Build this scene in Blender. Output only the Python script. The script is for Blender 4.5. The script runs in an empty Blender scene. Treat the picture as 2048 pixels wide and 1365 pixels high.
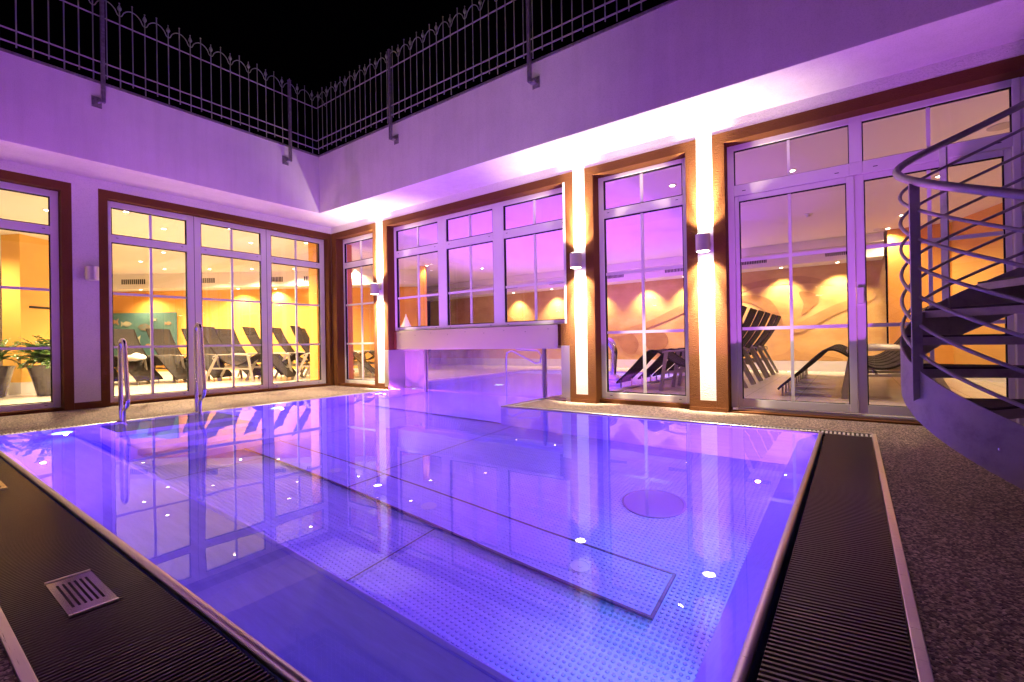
import bpy, bmesh, math, random
from mathutils import Vector, Matrix
random.seed(7)
R = math.radians
S = bpy.context.scene
COL = S.collection

# ------------------------------------------------------------------ camera
cam_data = bpy.data.cameras.new('camera'); cam = bpy.data.objects.new('camera', cam_data); COL.objects.link(cam)
FPX, YAW, PIT, ROL = 935.45, .6297, .0029, -.0173
cam_data.sensor_width = 36; cam_data.lens = 36 * FPX / 2048
cam_data.clip_start = .02; cam_data.clip_end = 300
_fw = Vector((-math.sin(YAW), math.cos(YAW), 0)); _rt = Vector((math.cos(YAW), math.sin(YAW), 0)); _up = Vector((0, 0, 1))
def _cam_axes():
    f0 = (_fw * math.cos(PIT) + _up * math.sin(PIT)).normalized()
    u0 = (_up * math.cos(PIT) - _fw * math.sin(PIT)).normalized()
    r = _rt * math.cos(ROL) + u0 * math.sin(ROL)
    u = u0 * math.cos(ROL) - _rt * math.sin(ROL)
    return r, u, f0
_r, _u, _f = _cam_axes()
cam.matrix_world = Matrix(((_r.x, _u.x, -_f.x, 0), (_r.y, _u.y, -_f.y, 0), (_r.z, _u.z, -_f.z, .8), (0, 0, 0, 1)))
S.camera = cam

# ------------------------------------------------------------------ world (night) and exposure
W = bpy.data.worlds.new('World'); S.world = W; W.use_nodes = True
_bg = W.node_tree.nodes['Background']; _bg.inputs[0].default_value = (.010, .006, .016, 1); _bg.inputs[1].default_value = .02
S.view_settings.view_transform = 'Standard'; S.view_settings.look = 'None'; S.view_settings.gamma = 1; S.view_settings.exposure = 0
S.view_settings.use_curve_mapping = False
cy = S.cycles
cy.max_bounces = 10; cy.transparent_max_bounces = 24; cy.transmission_bounces = 8; cy.glossy_bounces = 5; cy.diffuse_bounces = 4
cy.caustics_reflective = False; cy.caustics_refractive = True
cy.sample_clamp_indirect = 4; cy.use_denoising = True; cy.use_light_tree = True

# ------------------------------------------------------------------ light settings (used by the lamp builders below)
WARM = (1, .75, .43); WARM2 = (1, .66, .33)
VIOLET = (.72, .15, 1.0); INDOOR_VIOLET = (.30, .04, 1.0)
POOL_W = 175; INDOOR_POOL_W = 460; WALL_UP_W = 460; WALL_DOWN_W = 820; DOWN_W = 480; WASH_W = 260
def lamp(kind, name, loc, color, energy, parent=None, size=.05, cone=None, blend=.5, aim=None, caustic=False, sx=None):
    d = bpy.data.lights.new(name, kind); d.color = color; d.energy = energy
    if kind == 'AREA':
        d.size = size
        if sx: d.shape = 'RECTANGLE'; d.size_y = sx
    else: d.shadow_soft_size = size
    if cone: d.spot_size = R(cone); d.spot_blend = blend
    o = bpy.data.objects.new(name, d); COL.objects.link(o); o.location = loc
    if aim is not None: o.rotation_euler = Vector(aim).to_track_quat('-Z', 'Y').to_euler()
    if parent is not None: o.parent = parent; o.matrix_parent_inverse = parent.matrix_basis.inverted()
    if caustic: d.cycles.is_caustics_light = True
    return o

# ------------------------------------------------------------------ materials
def mat(name, base, rough=.5, metal=0, emit=None, es=0, spec=None, coat=0):
    m = bpy.data.materials.new(name); m.use_nodes = True; b = m.node_tree.nodes['Principled BSDF']
    b.inputs['Base Color'].default_value = (*base, 1); b.inputs['Roughness'].default_value = rough; b.inputs['Metallic'].default_value = metal
    if emit: b.inputs['Emission Color'].default_value = (*emit, 1); b.inputs['Emission Strength'].default_value = es
    if spec is not None: b.inputs['Specular IOR Level'].default_value = spec
    if coat: b.inputs['Coat Weight'].default_value = coat
    return m
def nodes(m): return m.node_tree.nodes, m.node_tree.links, m.node_tree.nodes['Principled BSDF']
def noise(N, L, scale, detail=4, rough=.6, stretch=None):
    tc = N.new('ShaderNodeTexCoord'); n = N.new('ShaderNodeTexNoise'); n.inputs['Scale'].default_value = scale; n.inputs['Detail'].default_value = detail; n.inputs['Roughness'].default_value = rough
    mp = N.new('ShaderNodeMapping'); L.new(tc.outputs['Object'], mp.inputs[0]); L.new(mp.outputs[0], n.inputs['Vector'])
    if stretch: mp.inputs['Scale'].default_value = stretch
    return n
def ramp(N, L, src, stops):
    r = N.new('ShaderNodeValToRGB'); L.new(src, r.inputs[0])
    e = r.color_ramp.elements
    while len(e) < len(stops): e.new(.5)
    for k, (p, c) in enumerate(stops): e[k].position = p; e[k].color = (*c, 1)
    return r
def bump(N, L, b, src, strength, dist):
    bp = N.new('ShaderNodeBump'); bp.inputs['Strength'].default_value = strength; bp.inputs['Distance'].default_value = dist
    L.new(src, bp.inputs['Height']); L.new(bp.outputs[0], b.inputs['Normal']); return bp
def mix(N, L, fac, a, b, mode='MIX'):
    m = N.new('ShaderNodeMix'); m.data_type = 'RGBA'; m.blend_type = mode
    if hasattr(fac, 'is_output'): L.new(fac, m.inputs[0])
    else: m.inputs[0].default_value = fac
    for k, v in ((6, a), (7, b)):
        if hasattr(v, 'is_output'): L.new(v, m.inputs[k])
        else: m.inputs[k].default_value = (*v, 1)
    return m.outputs[2]
def stucco(name, c, grain=130, depth=.004, dirt=.12, strength=.8):
    m = mat(name, c, .92, spec=.2); N, L, b = nodes(m)
    n = noise(N, L, grain, 3, .55); bump(N, L, b, n.outputs[0], strength, depth)
    n2 = noise(N, L, 1.6, 5); r = ramp(N, L, n2.outputs[0], [(.35, tuple(x * (1 - dirt) for x in c)), (.65, c)])
    n3 = noise(N, L, grain * .8, 2)
    r3 = ramp(N, L, n3.outputs[0], [(.34, (.88, .88, .88)), (.5, (1, 1, 1))])
    L.new(mix(N, L, 1, r.outputs[0], r3.outputs[0], 'MULTIPLY'), b.inputs['Base Color'])
    return m
M = {}
M['render'] = stucco('white_render', (.80, .78, .76), 110, .003, .08, .6)
M['render_smooth'] = stucco('white_fascia_render', (.78, .76, .75), 150, .002, .10, .6)
def _streak(m):
    N, L, b = nodes(m); src = b.inputs['Base Color'].links[0].from_socket
    n = noise(N, L, 2.2, 6, .6, (4, 4, .35)); r = ramp(N, L, n.outputs[0], [(.36, (.955, .95, .945)), (.54, (1, 1, 1))])
    L.new(mix(N, L, 1, src, r.outputs[0], 'MULTIPLY'), b.inputs['Base Color'])
_streak(M['render_smooth'])
M['render_rough'] = stucco('rough_white_render', (.82, .80, .76), 85, .011, .05, 1)
M['brown'] = stucco('brown_render', (.15, .054, .016), 95, .009, .18, 1)
M['frame'] = mat('white_window_profile', (.88, .87, .85), .42)
def mk_brushed(name, c, rough, along=(1, 60, 60), var=.12):
    m = mat(name, c, rough, 1); N, L, b = nodes(m)
    n = noise(N, L, 6, 6, .6, along); r = N.new('ShaderNodeMapRange'); r.inputs[3].default_value = rough - var * .6; r.inputs[4].default_value = rough + var
    L.new(n.outputs[0], r.inputs[0]); L.new(r.outputs[0], b.inputs['Roughness']); bump(N, L, b, n.outputs[0], .12, .001)
    return m
M['steel'] = mk_brushed('brushed_stainless_steel', (.62, .60, .58), .28)
M['lintel'] = mk_brushed('satin_steel_sheet', (.62, .58, .54), .42, (.6, 1, 14))
M['chrome'] = mat('polished_steel_tube', (.78, .77, .76), .10, 1)
M['galv'] = mat('galvanised_steel', (.36, .35, .36), .5, .75)
def _g():
    N, L, b = nodes(M['galv']); n = noise(N, L, 25, 5, .7); r = ramp(N, L, n.outputs[0], [(.3, (.22, .21, .22)), (.7, (.48, .47, .48))]); L.new(r.outputs[0], b.inputs['Base Color'])
_g()
M['stair'] = mat('stair_steel', (.30, .28, .29), .5, .15)
def _s():
    N, L, b = nodes(M['stair']); n = noise(N, L, 7, 7, .72); r = ramp(N, L, n.outputs[0], [(.3, (.26, .24, .25)), (.5, (.38, .36, .37)), (.75, (.45, .43, .44))]); L.new(r.outputs[0], b.inputs['Base Color'])
    n2 = noise(N, L, 60, 3); r2 = ramp(N, L, n2.outputs[0], [(.2, (.32, .32, .32)), (.8, (.55, .55, .55))]); L.new(r2.outputs[0], b.inputs['Roughness'])
_s()
M['tread'] = mat('dark_stair_tread', (.035, .03, .03), .8)
M['iron'] = mat('galvanised_wrought_iron', (.46, .45, .44), .45, .3)
M['black'] = mat('black_gap', (.01, .01, .01), .9)
M['trough'] = mat('drain_trough', (.015, .013, .014), .6)
M['slat'] = mat('grating_slat', (.060, .040, .046), .3, .1)
M['slat_pale'] = mat('pale_grating_slat', (.60, .57, .52), .4, .1)
M['grate_sheet'] = M['slat']
def _aggregate(name, dark, mid, light):
    m = mat(name, mid, .7); N, L, b = nodes(m)
    tc = N.new('ShaderNodeTexCoord'); v = N.new('ShaderNodeTexVoronoi'); v.inputs['Scale'].default_value = 120; L.new(tc.outputs['Object'], v.inputs['Vector'])
    r = ramp(N, L, v.outputs['Color'], [(.15, tuple(v * .6 for v in dark)), (.5, tuple(v * .5 for v in mid)), (.9, tuple(v * .75 for v in light))])
    n = noise(N, L, 1.3, 5); r2 = ramp(N, L, n.outputs[0], [(.3, (.72, .72, .72)), (.7, (1.1, 1.1, 1.1))])
    L.new(mix(N, L, 1, r.outputs[0], r2.outputs[0], 'MULTIPLY'), b.inputs['Base Color']); bump(N, L, b, v.outputs['Distance'], .9, .006).invert = True
    return m
M['deck'] = _aggregate('resin_bound_gravel', (.035, .02, .02), (.33, .215, .17), (.86, .66, .50))
def _pool(name, studs):
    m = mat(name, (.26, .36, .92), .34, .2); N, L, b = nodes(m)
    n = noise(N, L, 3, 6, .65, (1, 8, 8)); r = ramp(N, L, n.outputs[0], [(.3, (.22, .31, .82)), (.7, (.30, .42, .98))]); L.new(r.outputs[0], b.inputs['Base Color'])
    if studs:
        tc = N.new('ShaderNodeTexCoord'); sc = N.new('ShaderNodeVectorMath'); sc.operation = 'SCALE'; sc.inputs['Scale'].default_value = 1 / .030; L.new(tc.outputs['Object'], sc.inputs[0])
        fr = N.new('ShaderNodeVectorMath'); fr.operation = 'FRACTION'; L.new(sc.outputs[0], fr.inputs[0])
        sb = N.new('ShaderNodeVectorMath'); sb.operation = 'SUBTRACT'; sb.inputs[1].default_value = (.5, .5, .5); L.new(fr.outputs[0], sb.inputs[0])
        ml = N.new('ShaderNodeVectorMath'); ml.operation = 'MULTIPLY'; ml.inputs[1].default_value = (1, 1, 0); L.new(sb.outputs[0], ml.inputs[0])
        ln = N.new('ShaderNodeVectorMath'); ln.operation = 'LENGTH'; L.new(ml.outputs[0], ln.inputs[0])
        mr = N.new('ShaderNodeMapRange'); mr.interpolation_type = 'SMOOTHSTEP'; mr.inputs[1].default_value = .12; mr.inputs[2].default_value = .34; mr.inputs[3].default_value = 1; mr.inputs[4].default_value = 0
        L.new(ln.outputs['Value'], mr.inputs[0]); bump(N, L, b, mr.outputs[0], 1, .012)
    return m
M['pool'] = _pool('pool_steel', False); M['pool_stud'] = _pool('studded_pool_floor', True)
def _water():
    m = bpy.data.materials.new('pool_water'); m.use_nodes = True; N, L = m.node_tree.nodes, m.node_tree.links
    N.remove(N['Principled BSDF']); g = N.new('ShaderNodeBsdfGlass'); g.inputs['IOR'].default_value = 1.333; g.inputs['Roughness'].default_value = 0; g.inputs['Color'].default_value = (.97, .98, 1, 1)
    n = noise(N, L, 1.1, 2, .5); bp = N.new('ShaderNodeBump'); bp.inputs['Strength'].default_value = .35; bp.inputs['Distance'].default_value = .006; L.new(n.outputs[0], bp.inputs['Height']); L.new(bp.outputs[0], g.inputs['Normal'])
    L.new(g.outputs[0], N['Material Output'].inputs[0]); return m
M['water'] = _water()
def _glass(name, tint=(1, 1, 1), ior=1.45):
    m = bpy.data.materials.new(name); m.use_nodes = True; N, L = m.node_tree.nodes, m.node_tree.links
    N.remove(N['Principled BSDF']); t = N.new('ShaderNodeBsdfTransparent'); t.inputs[0].default_value = (*tint, 1); g = N.new('ShaderNodeBsdfGlossy'); g.inputs['Roughness'].default_value = 0
    fr = N.new('ShaderNodeFresnel'); ge = N.new('ShaderNodeNewGeometry'); mr = N.new('ShaderNodeMapRange'); mr.inputs[3].default_value = ior; mr.inputs[4].default_value = 1 / ior
    L.new(ge.outputs['Backfacing'], mr.inputs[0]); L.new(mr.outputs[0], fr.inputs[0]); mx = N.new('ShaderNodeMixShader'); L.new(fr.outputs[0], mx.inputs[0]); L.new(t.outputs[0], mx.inputs[1]); L.new(g.outputs[0], mx.inputs[2])
    L.new(mx.outputs[0], N['Material Output'].inputs[0]); return m
M['glass'] = _glass('window_glass', (.985, .985, .98)); M['flap'] = _glass('swim_flap_glass', (.95, .93, .97))
def _milky(m):
    N, L = m.node_tree.nodes, m.node_tree.links; out = N['Material Output']; src = out.inputs[0].links[0].from_socket
    tr = N.new('ShaderNodeBsdfTranslucent'); df = N.new('ShaderNodeBsdfDiffuse'); ad = N.new('ShaderNodeMixShader'); ad.inputs[0].default_value = .4; L.new(tr.outputs[0], ad.inputs[1]); L.new(df.outputs[0], ad.inputs[2])
    mx = N.new('ShaderNodeMixShader'); n = noise(N, L, 5, 5, .6, (1, 1, .25)); r = N.new('ShaderNodeMapRange'); r.inputs[1].default_value = .3; r.inputs[2].default_value = .75; r.inputs[3].default_value = .10; r.inputs[4].default_value = .26; L.new(n.outputs[0], r.inputs[0]); L.new(r.outputs[0], mx.inputs[0])
    L.new(src, mx.inputs[1]); L.new(ad.outputs[0], mx.inputs[2]); L.new(mx.outputs[0], out.inputs[0])
_milky(M['flap'])
M['cream'] = mat('cream_ceiling', (.90, .84, .75), .9)
def _plaster(name, c1, c2, sc=3, amt=.5):
    m = mat(name, c1, .8); N, L, b = nodes(m); n = noise(N, L, sc, 7, .62, (1, 1, 1.6)); n2 = noise(N, L, sc * .35, 3, .5)
    r = ramp(N, L, n.outputs[0], [(.38, c2), (.62, c1)]); r2 = ramp(N, L, n2.outputs[0], [(.4, (.9, .86, .82)), (.6, (1.08, 1.06, 1.05))])
    L.new(mix(N, L, 1, r.outputs[0], r2.outputs[0], 'MULTIPLY'), b.inputs['Base Color']); bump(N, L, b, n.outputs[0], .35, .01); return m
M['yellow'] = _plaster('yellow_plaster', (.80, .40, .085), (.76, .365, .07), 1.2)
M['ochre'] = _plaster('ochre_mural_plaster', (.66, .43, .15), (.56, .33, .10), 2.2)
M['ochre_dark'] = _plaster('dark_ochre_mural_shape', (.46, .24, .075), (.38, .18, .055), 3)
M['ochre_mid'] = _plaster('mid_ochre_mural_shape', (.57, .34, .115), (.50, .28, .09), 3)
M['orange'] = _plaster('orange_plaster', (.80, .46, .10), (.76, .42, .09), 1.0)
def _tile(name, c, size, gap=.004, rough=.25):
    m = mat(name, c, rough); N, L, b = nodes(m); tc = N.new('ShaderNodeTexCoord'); br = N.new('ShaderNodeTexBrick'); br.offset = 0
    br.inputs['Scale'].default_value = 1; br.inputs['Brick Width'].default_value = size; br.inputs['Row Height'].default_value = size; br.inputs['Mortar Size'].default_value = gap
    br.inputs['Color1'].default_value = (*c, 1); br.inputs['Color2'].default_value = tuple(x * .95 for x in c) + (1,); br.inputs['Mortar'].default_value = tuple(x * .5 for x in c) + (1,)
    L.new(tc.outputs['Object'], br.inputs['Vector']); n = noise(N, L, 8, 5); r = ramp(N, L, n.outputs[0], [(.3, (.9, .9, .9)), (.7, (1, 1, 1))])
    L.new(mix(N, L, 1, br.outputs[0], r.outputs[0], 'MULTIPLY'), b.inputs['Base Color']); return m
M['tile'] = _tile('beige_floor_tile', (.66, .60, .52), .6)
M['skirt'] = mat('pale_skirting', (.72, .68, .64), .5)
M['fabric'] = mat('dark_brown_mesh_fabric', (.04, .03, .025), .7, spec=.15)
def _fb():
    N, L, b = nodes(M['fabric']); n = noise(N, L, 260, 2); r = ramp(N, L, n.outputs[0], [(.35, (.010, .007, .006)), (.65, (.032, .024, .020))]); L.new(r.outputs[0], b.inputs['Base Color'])
_fb()
M['alu'] = mat('champagne_aluminium', (.30, .26, .22), .4, .4)
M['towel'] = mat('white_towel', (.85, .83, .80), .95)
M['pot'] = mat('dark_glazed_pot', (.06, .05, .06), .18, 0, coat=.5)
M['soil'] = mat('potting_soil', (.03, .02, .015), .95)
M['leaf'] = mat('glossy_green_leaf', (.07, .16, .03), .32)
def _lf():
    N, L, b = nodes(M['leaf']); n = noise(N, L, 30, 3); r = ramp(N, L, n.outputs[0], [(.3, (.022, .06, .012)), (.7, (.09, .18, .035))]); L.new(r.outputs[0], b.inputs['Base Color'])
_lf()
M['stem'] = mat('green_stem', (.10, .15, .04), .5)
M['lamp_white'] = mat('silver_metal_lamp', (.72, .71, .70), .34, .7)
M['bulb'] = mat('lamp_lens', (1, 1, 1), .4, 0, (1, .85, .62), 22)
M['downbulb'] = mat('downlight_lens', (1, 1, 1), .4, 0, (1, .82, .55), 30)
M['poollens'] = mat('pool_lamp_lens', (.8, .9, 1), .3, 0, (.20, .60, 1.0), 7)
M['lens_off'] = mat('frosted_lens', (.7, .7, .7), .4)
M['ringmetal'] = mat('satin_trim_ring', (.7, .68, .66), .3, .6)
M['led'] = mat('violet_led_strip', (.6, .2, 1), .5, 0, (.62, .10, 1.0), 5)
M['slot'] = mat('dark_vent_slot', (.02, .015, .01), .9)
M['drain'] = mat('smooth_drain_plate', (.05, .07, .20), .6); M['nozzle'] = mat('nozzle_face', (.34, .48, .85), .5)
M['seam'] = mat('dark_pool_seam', (.035, .05, .14), .6)
M['fishwall'] = _plaster('turquoise_panel', (.085, .19, .17), (.05, .13, .15), 1.6)
M['fish_o'] = _plaster('orange_fish', (.42, .22, .09), (.25, .20, .14), 9); M['fish_y'] = _plaster('pale_yellow_fish', (.46, .42, .26), (.28, .32, .26), 7); M['fish_b'] = _plaster('brown_fish', (.20, .14, .09), (.12, .16, .15), 9)
M['wood'] = mat('pale_wood', (.45, .30, .16), .6)
M['bluepanel'] = mat('blue_panel', (.04, .12, .30), .6)

# ------------------------------------------------------------------ mesh helpers
class MB:
    def __init__(s, xf=None): s.bm = bmesh.new(); s.xf = xf
    def v(s, p):
        return s.bm.verts.new(s.xf(*p) if s.xf else p)
    def box(s, x0, x1, y0, y1, z0, z1):
        vs = [s.v(p) for p in ((x0, y0, z0), (x1, y0, z0), (x1, y1, z0), (x0, y1, z0), (x0, y0, z1), (x1, y0, z1), (x1, y1, z1), (x0, y1, z1))]
        for f in ((0, 3, 2, 1), (4, 5, 6, 7), (0, 1, 5, 4), (1, 2, 6, 5), (2, 3, 7, 6), (3, 0, 4, 7)): s.bm.faces.new([vs[i] for i in f])
        return s
    def quad(s, *ps): s.bm.faces.new([s.v(p) for p in ps]); return s
    def prism(s, pts, a, b, axis='z'):
        def P(p, h): return {'z': (p[0], p[1], h), 'y': (p[0], h, p[1]), 'x': (h, p[0], p[1])}[axis]
        lo = [s.v(P(p, a)) for p in pts]; hi = [s.v(P(p, b)) for p in pts]; n = len(pts)
        s.bm.faces.new(lo[::-1]); s.bm.faces.new(hi)
        for i in range(n): s.bm.faces.new([lo[i], lo[(i + 1) % n], hi[(i + 1) % n], hi[i]])
        return s
    def tube(s, path, r, n=8, cap=True):
        path = [Vector(p) for p in path]; rings = []; up = None
        for i, p in enumerate(path):
            t = (path[min(i + 1, len(path) - 1)] - path[max(i - 1, 0)])
            t = t.normalized() if t.length > 1e-9 else Vector((0, 0, 1))
            if up is None:
                up = Vector((0, 0, 1)) if abs(t.z) < .9 else Vector((1, 0, 0))
            a = t.cross(up).normalized(); b = a.cross(t).normalized(); up = b
            rr = r[i] if isinstance(r, (list, tuple)) else r
            rings.append([s.v(tuple(p + (a * math.cos(k * 2 * math.pi / n) + b * math.sin(k * 2 * math.pi / n)) * rr)) for k in range(n)])
        for q in range(len(rings) - 1):
            for k in range(n): s.bm.faces.new([rings[q][k], rings[q][(k + 1) % n], rings[q + 1][(k + 1) % n], rings[q + 1][k]])
        if cap: s.bm.faces.new(rings[0][::-1]); s.bm.faces.new(rings[-1])
        return s
    def lathe(s, c, prof, n=24, axis='z'):
        rings = []
        for r, h in prof:
            ring = []
            for k in range(n):
                a = k * 2 * math.pi / n; u, w = r * math.cos(a), r * math.sin(a)
                p = {'z': (c[0] + u, c[1] + w, c[2] + h), 'y': (c[0] + u, c[1] + h, c[2] + w), 'x': (c[0] + h, c[1] + u, c[2] + w)}[axis]
                ring.append(s.v(p))
            rings.append(ring)
        for q in range(len(rings) - 1):
            for k in range(n): s.bm.faces.new([rings[q][k], rings[q][(k + 1) % n], rings[q + 1][(k + 1) % n], rings[q + 1][k]])
        s.bm.faces.new(rings[0][::-1]); s.bm.faces.new(rings[-1]); return s
    def bar(s, a, b, w, t, side=None):
        a, b = Vector(a), Vector(b); d = (b - a).normalized(); side = Vector(side) if side else Vector((0, 1, 0))
        side = (side - d * side.dot(d)).normalized(); n = d.cross(side)
        vs = [s.v(tuple(p + side * (i * w / 2) + n * (j * t / 2))) for p in (a, b) for i, j in ((-1, -1), (1, -1), (1, 1), (-1, 1))]
        for f in ((0, 1, 2, 3), (7, 6, 5, 4), (0, 4, 5, 1), (1, 5, 6, 2), (2, 6, 7, 3), (3, 7, 4, 0)): s.bm.faces.new([vs[i] for i in f])
        return s
    def build(s, name, m, parent=None, smooth=False, bevel=0, kind=None, split=False):
        if split:
            bmesh.ops.recalc_face_normals(s.bm, faces=s.bm.faces[:]); left = set(s.bm.verts); out = []
            while left:
                st_ = [left.pop()]; isl = set(st_)
                while st_:
                    for e in st_.pop().link_edges:
                        for v in e.verts:
                            if v in left: left.discard(v); isl.add(v); st_.append(v)
                out.append(isl)
            objs = []
            for isl in out:
                q = MB(); mp = {v: q.bm.verts.new(v.co) for v in isl}
                for f in {f for v in isl for f in v.link_faces}: q.bm.faces.new([mp[v] for v in f.verts])
                objs.append(q.build(name, m, parent, smooth, bevel, kind))
            s.bm.free(); return objs
        bmesh.ops.recalc_face_normals(s.bm, faces=s.bm.faces[:])
        me = bpy.data.meshes.new(name); s.bm.to_mesh(me); s.bm.free()
        me.materials.append(m)
        if smooth:
            me.polygons.foreach_set('use_smooth', [True] * len(me.polygons))
            try: me.set_sharp_from_angle(angle=R(38))
            except Exception: pass
        o = bpy.data.objects.new(name, me); COL.objects.link(o)
        o.cycles.is_caustics_receiver = True
        if parent is not None:
            o.parent = parent; o.matrix_parent_inverse = parent.matrix_basis.inverted()
        if bevel:
            bv = o.modifiers.new('bevel', 'BEVEL'); bv.width = bevel; bv.segments = 2; bv.limit_method = 'ANGLE'; bv.angle_limit = R(50)
        if kind: o['kind'] = kind
        return o
def tag(o, label, cat, group=None, kind=None):
    o['label'] = label; o['category'] = cat
    if group: o['group'] = group
    if kind: o['kind'] = kind
    return o
def thing(name, loc, label, cat, group=None, rz=0):
    o = bpy.data.objects.new(name, None); COL.objects.link(o); o.location = loc; o.rotation_euler = (0, 0, rz); o.empty_display_size = .1
    return tag(o, label, cat, group)
def kids(o): return [c for c in bpy.data.objects if c.parent == o]
def dup(o, parent=None, loc=None, rz=None, label=None):
    c = o.copy(); COL.objects.link(c)
    if parent is not None: c.parent = parent
    for k in kids(o): dup(k, c)
    if loc is not None: c.location = loc
    if rz is not None: c.rotation_euler = (0, 0, rz)
    if label: c['label'] = label
    return c
def localize(root):
    # geometry of parts is written in the thing's own frame
    for k in kids(root): k.matrix_parent_inverse = Matrix.Identity(4)
    return root

XA, YB = -8.41, 5.45            # outer faces of the two wings
ZT, ZS, ZO = 3.03, 3.155, 2.92  # surround top, soffit, opening head
XF, YF, ZF = -7.634, 4.73, 4.153
XP, YP, YN, XR = -6.56, 4.65, .61, -.241
def WA(u, d, z): return (XA - d, u, z)     # along the left wing: u = y, d = depth into the wall
def WB(u, d, z): return (u, YB + d, z)     # along the right wing: u = x

# ------------------------------------------------------------------ ground
g = MB()
for x0, x1, y0, y1 in ((XA - .02, -6.70, -1.6, YB), (XA - .02, -3.30, -1.6, .205), (-3.30, 3.2, -1.6, .205), (.141, 3.2, .205, YB + .1), (-3.46, .141, 4.80, YB + .1), (-6.70, XP - .14, 4.8, YB)):
    g.box(x0, x1, y0, y1, -.14, 0)
g.build('pavement', M['deck'], kind='structure')
g = MB(); g.box(-30, 12, -12, 30, -1.7, -1.5); g.build('ground', M['deck'], kind='structure')
g = MB()
for x0, x1, y0, y1 in ((-22, XA - .14, -6, 16), (XA - .14, -7.4, YB + .2, 16), (-7.4, -3.15, 11.2, 16), (-3.15, 4.5, YB + .14, 16), (-7.4, -6.72, YB + .2, 6.3), (-3.58, -3.15, YB + .14, 6.3)):
    g.box(x0, x1, y0, y1, -.12, 0.0)
g.build('indoor_floor', M['tile'], kind='structure')

# ------------------------------------------------------------------ pool
pool = thing('swimming_pool', (-3.4, 2.6, -1.17), 'stainless steel outdoor pool lit violet, filled to the rim', 'pool')
b = MB()
b.box(-6.70, XR + .03, YN - .03, YP + .03, -1.20, -1.17)
b.build('studded_floor', M['pool_stud'], pool)
b = MB()
b.box(XP - .03, XP, YN, 5.6, -1.17, -.012); b.box(XR, XR + .02, YN, YP, -1.17, -.012); b.box(XP, XR, YN - .02, YN, -1.17, -.012); b.box(-3.58, XR, YP, YP + .02, -1.17, -.012)
b.build('side_wall', M['pool'], pool)
b = MB(); b.box(XP, XR - .01, YN, 1.19, -1.17, -.54)
b.build('bench', M['pool'], pool)
b = MB(); b.prism([(XR - .001, -.02), (XR - .001, -.60), (-.40, -.60), (-.385, -.34)], YN, YP, 'y'); b.build('sloped_side', M['pool'], pool)
b = MB(); b.prism([(YN + .001, -.02), (YN + .001, -.54), (YN + .10, -.54)], XP, -.40, 'x'); b.build('sloped_side', M['pool'], pool)
b = MB(); b.box(XP, XR - .01, 1.19, 1.225, -.62, -.532); b.build('bench_nosing', M['pool'], pool, bevel=.008)
b = MB()
for k in range(4): b.box(XP, XP + 1.5 - .3 * k, 1.45, 2.62, -1.17 + .24 * k, -1.17 + .24 * (k + 1))
b.build('entry_steps', M['pool'], pool)
# massage channel plate on the floor
b = MB(); b.box(-5.8, -.83, 2.26, 2.62, -1.165, -1.150); b.build('channel_cover', M['pool_stud'], pool, bevel=.004)
b = MB(); b.box(-5.83, -.815, 2.247, 2.26, -1.168, -1.147); b.box(-5.83, -.815, 2.62, 2.633, -1.168, -1.147); b.box(-.83, -.815, 2.26, 2.62, -1.168, -1.147); b.box(-3.315, -3.305, 2.26, 2.62, -1.168, -1.1465)
b.build('channel_seam', M['seam'], pool, split=True)
for x in (-3.72, -2.55, -1.30):
    b = MB(); b.lathe((x, 2.42, -1.15), [(.058, 0), (.058, .005), (.050, .0052), (.049, .003), (.016, .003), (.015, .006)], 28); nz = b.build('floor_nozzle', M['nozzle'], pool, True)
b = MB(); b.lathe((-1.20, 3.38, -1.17), [(.225, 0), (.225, .010), (.21, .014), (.205, .010), (.19, .010)], 48); b.build('floor_drain', M['drain'], pool, True)
b = MB()
for x, y0, y1 in ((-3.4, 2.65, YP), (-2.3, 1.23, 2.23), (-5.0, 2.65, YP), (-4.6, 1.23, 2.23)): b.box(x, x + .006, y0, y1, -1.168, -1.164)
b.build('floor_seam', M['seam'], pool, split=True)
# rim
b = MB()
b.tube([(XP - .012, YN - .012, -.004), (XR + .012, YN - .012, -.004)], .016, 10); b.tube([(XR + .012, YN - .012, -.004), (XR + .012, YP + .012, -.004)], .016, 10)
b.tube([(XR + .012, YP + .012, -.004), (-3.58, YP + .012, -.004)], .014, 10); b.tube([(-3.575, YP, -.004), (-3.575, 5.6, -.004)], .012, 10); b.tube([(XP - .012, YN, -.006), (XP - .012, 5.5, -.006)], .009, 8)
b.build('pool_rim', M['steel'], pool, True)
# pool lamps
def pool_lamp(p, n, energy, root, col=VIOLET, caustic=True):
    b = MB(); ax = 'x' if abs(n[0]) > .5 else 'y'; s = n[0] + n[1]
    b.lathe(p, [(.11, 0), (.11, .012 * s), (.085, .016 * s)], 28, ax); t = b.build('lamp_ring', M['ringmetal'], root, True)
    b = MB(); b.lathe(tuple(p[i] + n[i] * .017 for i in range(3)), [(.082, 0), (.07, .006 * s)], 28, ax); b.build('lamp_lens', M['poollens'], t, True)
    lamp('POINT', 'underwater_lamp', tuple(p[i] + n[i] * .16 for i in range(3)), col, energy, root, .012, caustic=caustic)
for p, n, e in (((XP, 3.35, -.45), (1, 0, 0), 1), ((XP, 1.15, -.30), (1, 0, 0), .9), ((-5.0, YN, -.28), (0, 1, 0), 1.0), ((-.40, 3.7, -.75), (-1, 0, 0), 1.7), ((-6.56, 5.1, -.25), (1, 0, 0), 1.0)):
    pool_lamp(p, n, POOL_W * e, pool)
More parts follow.
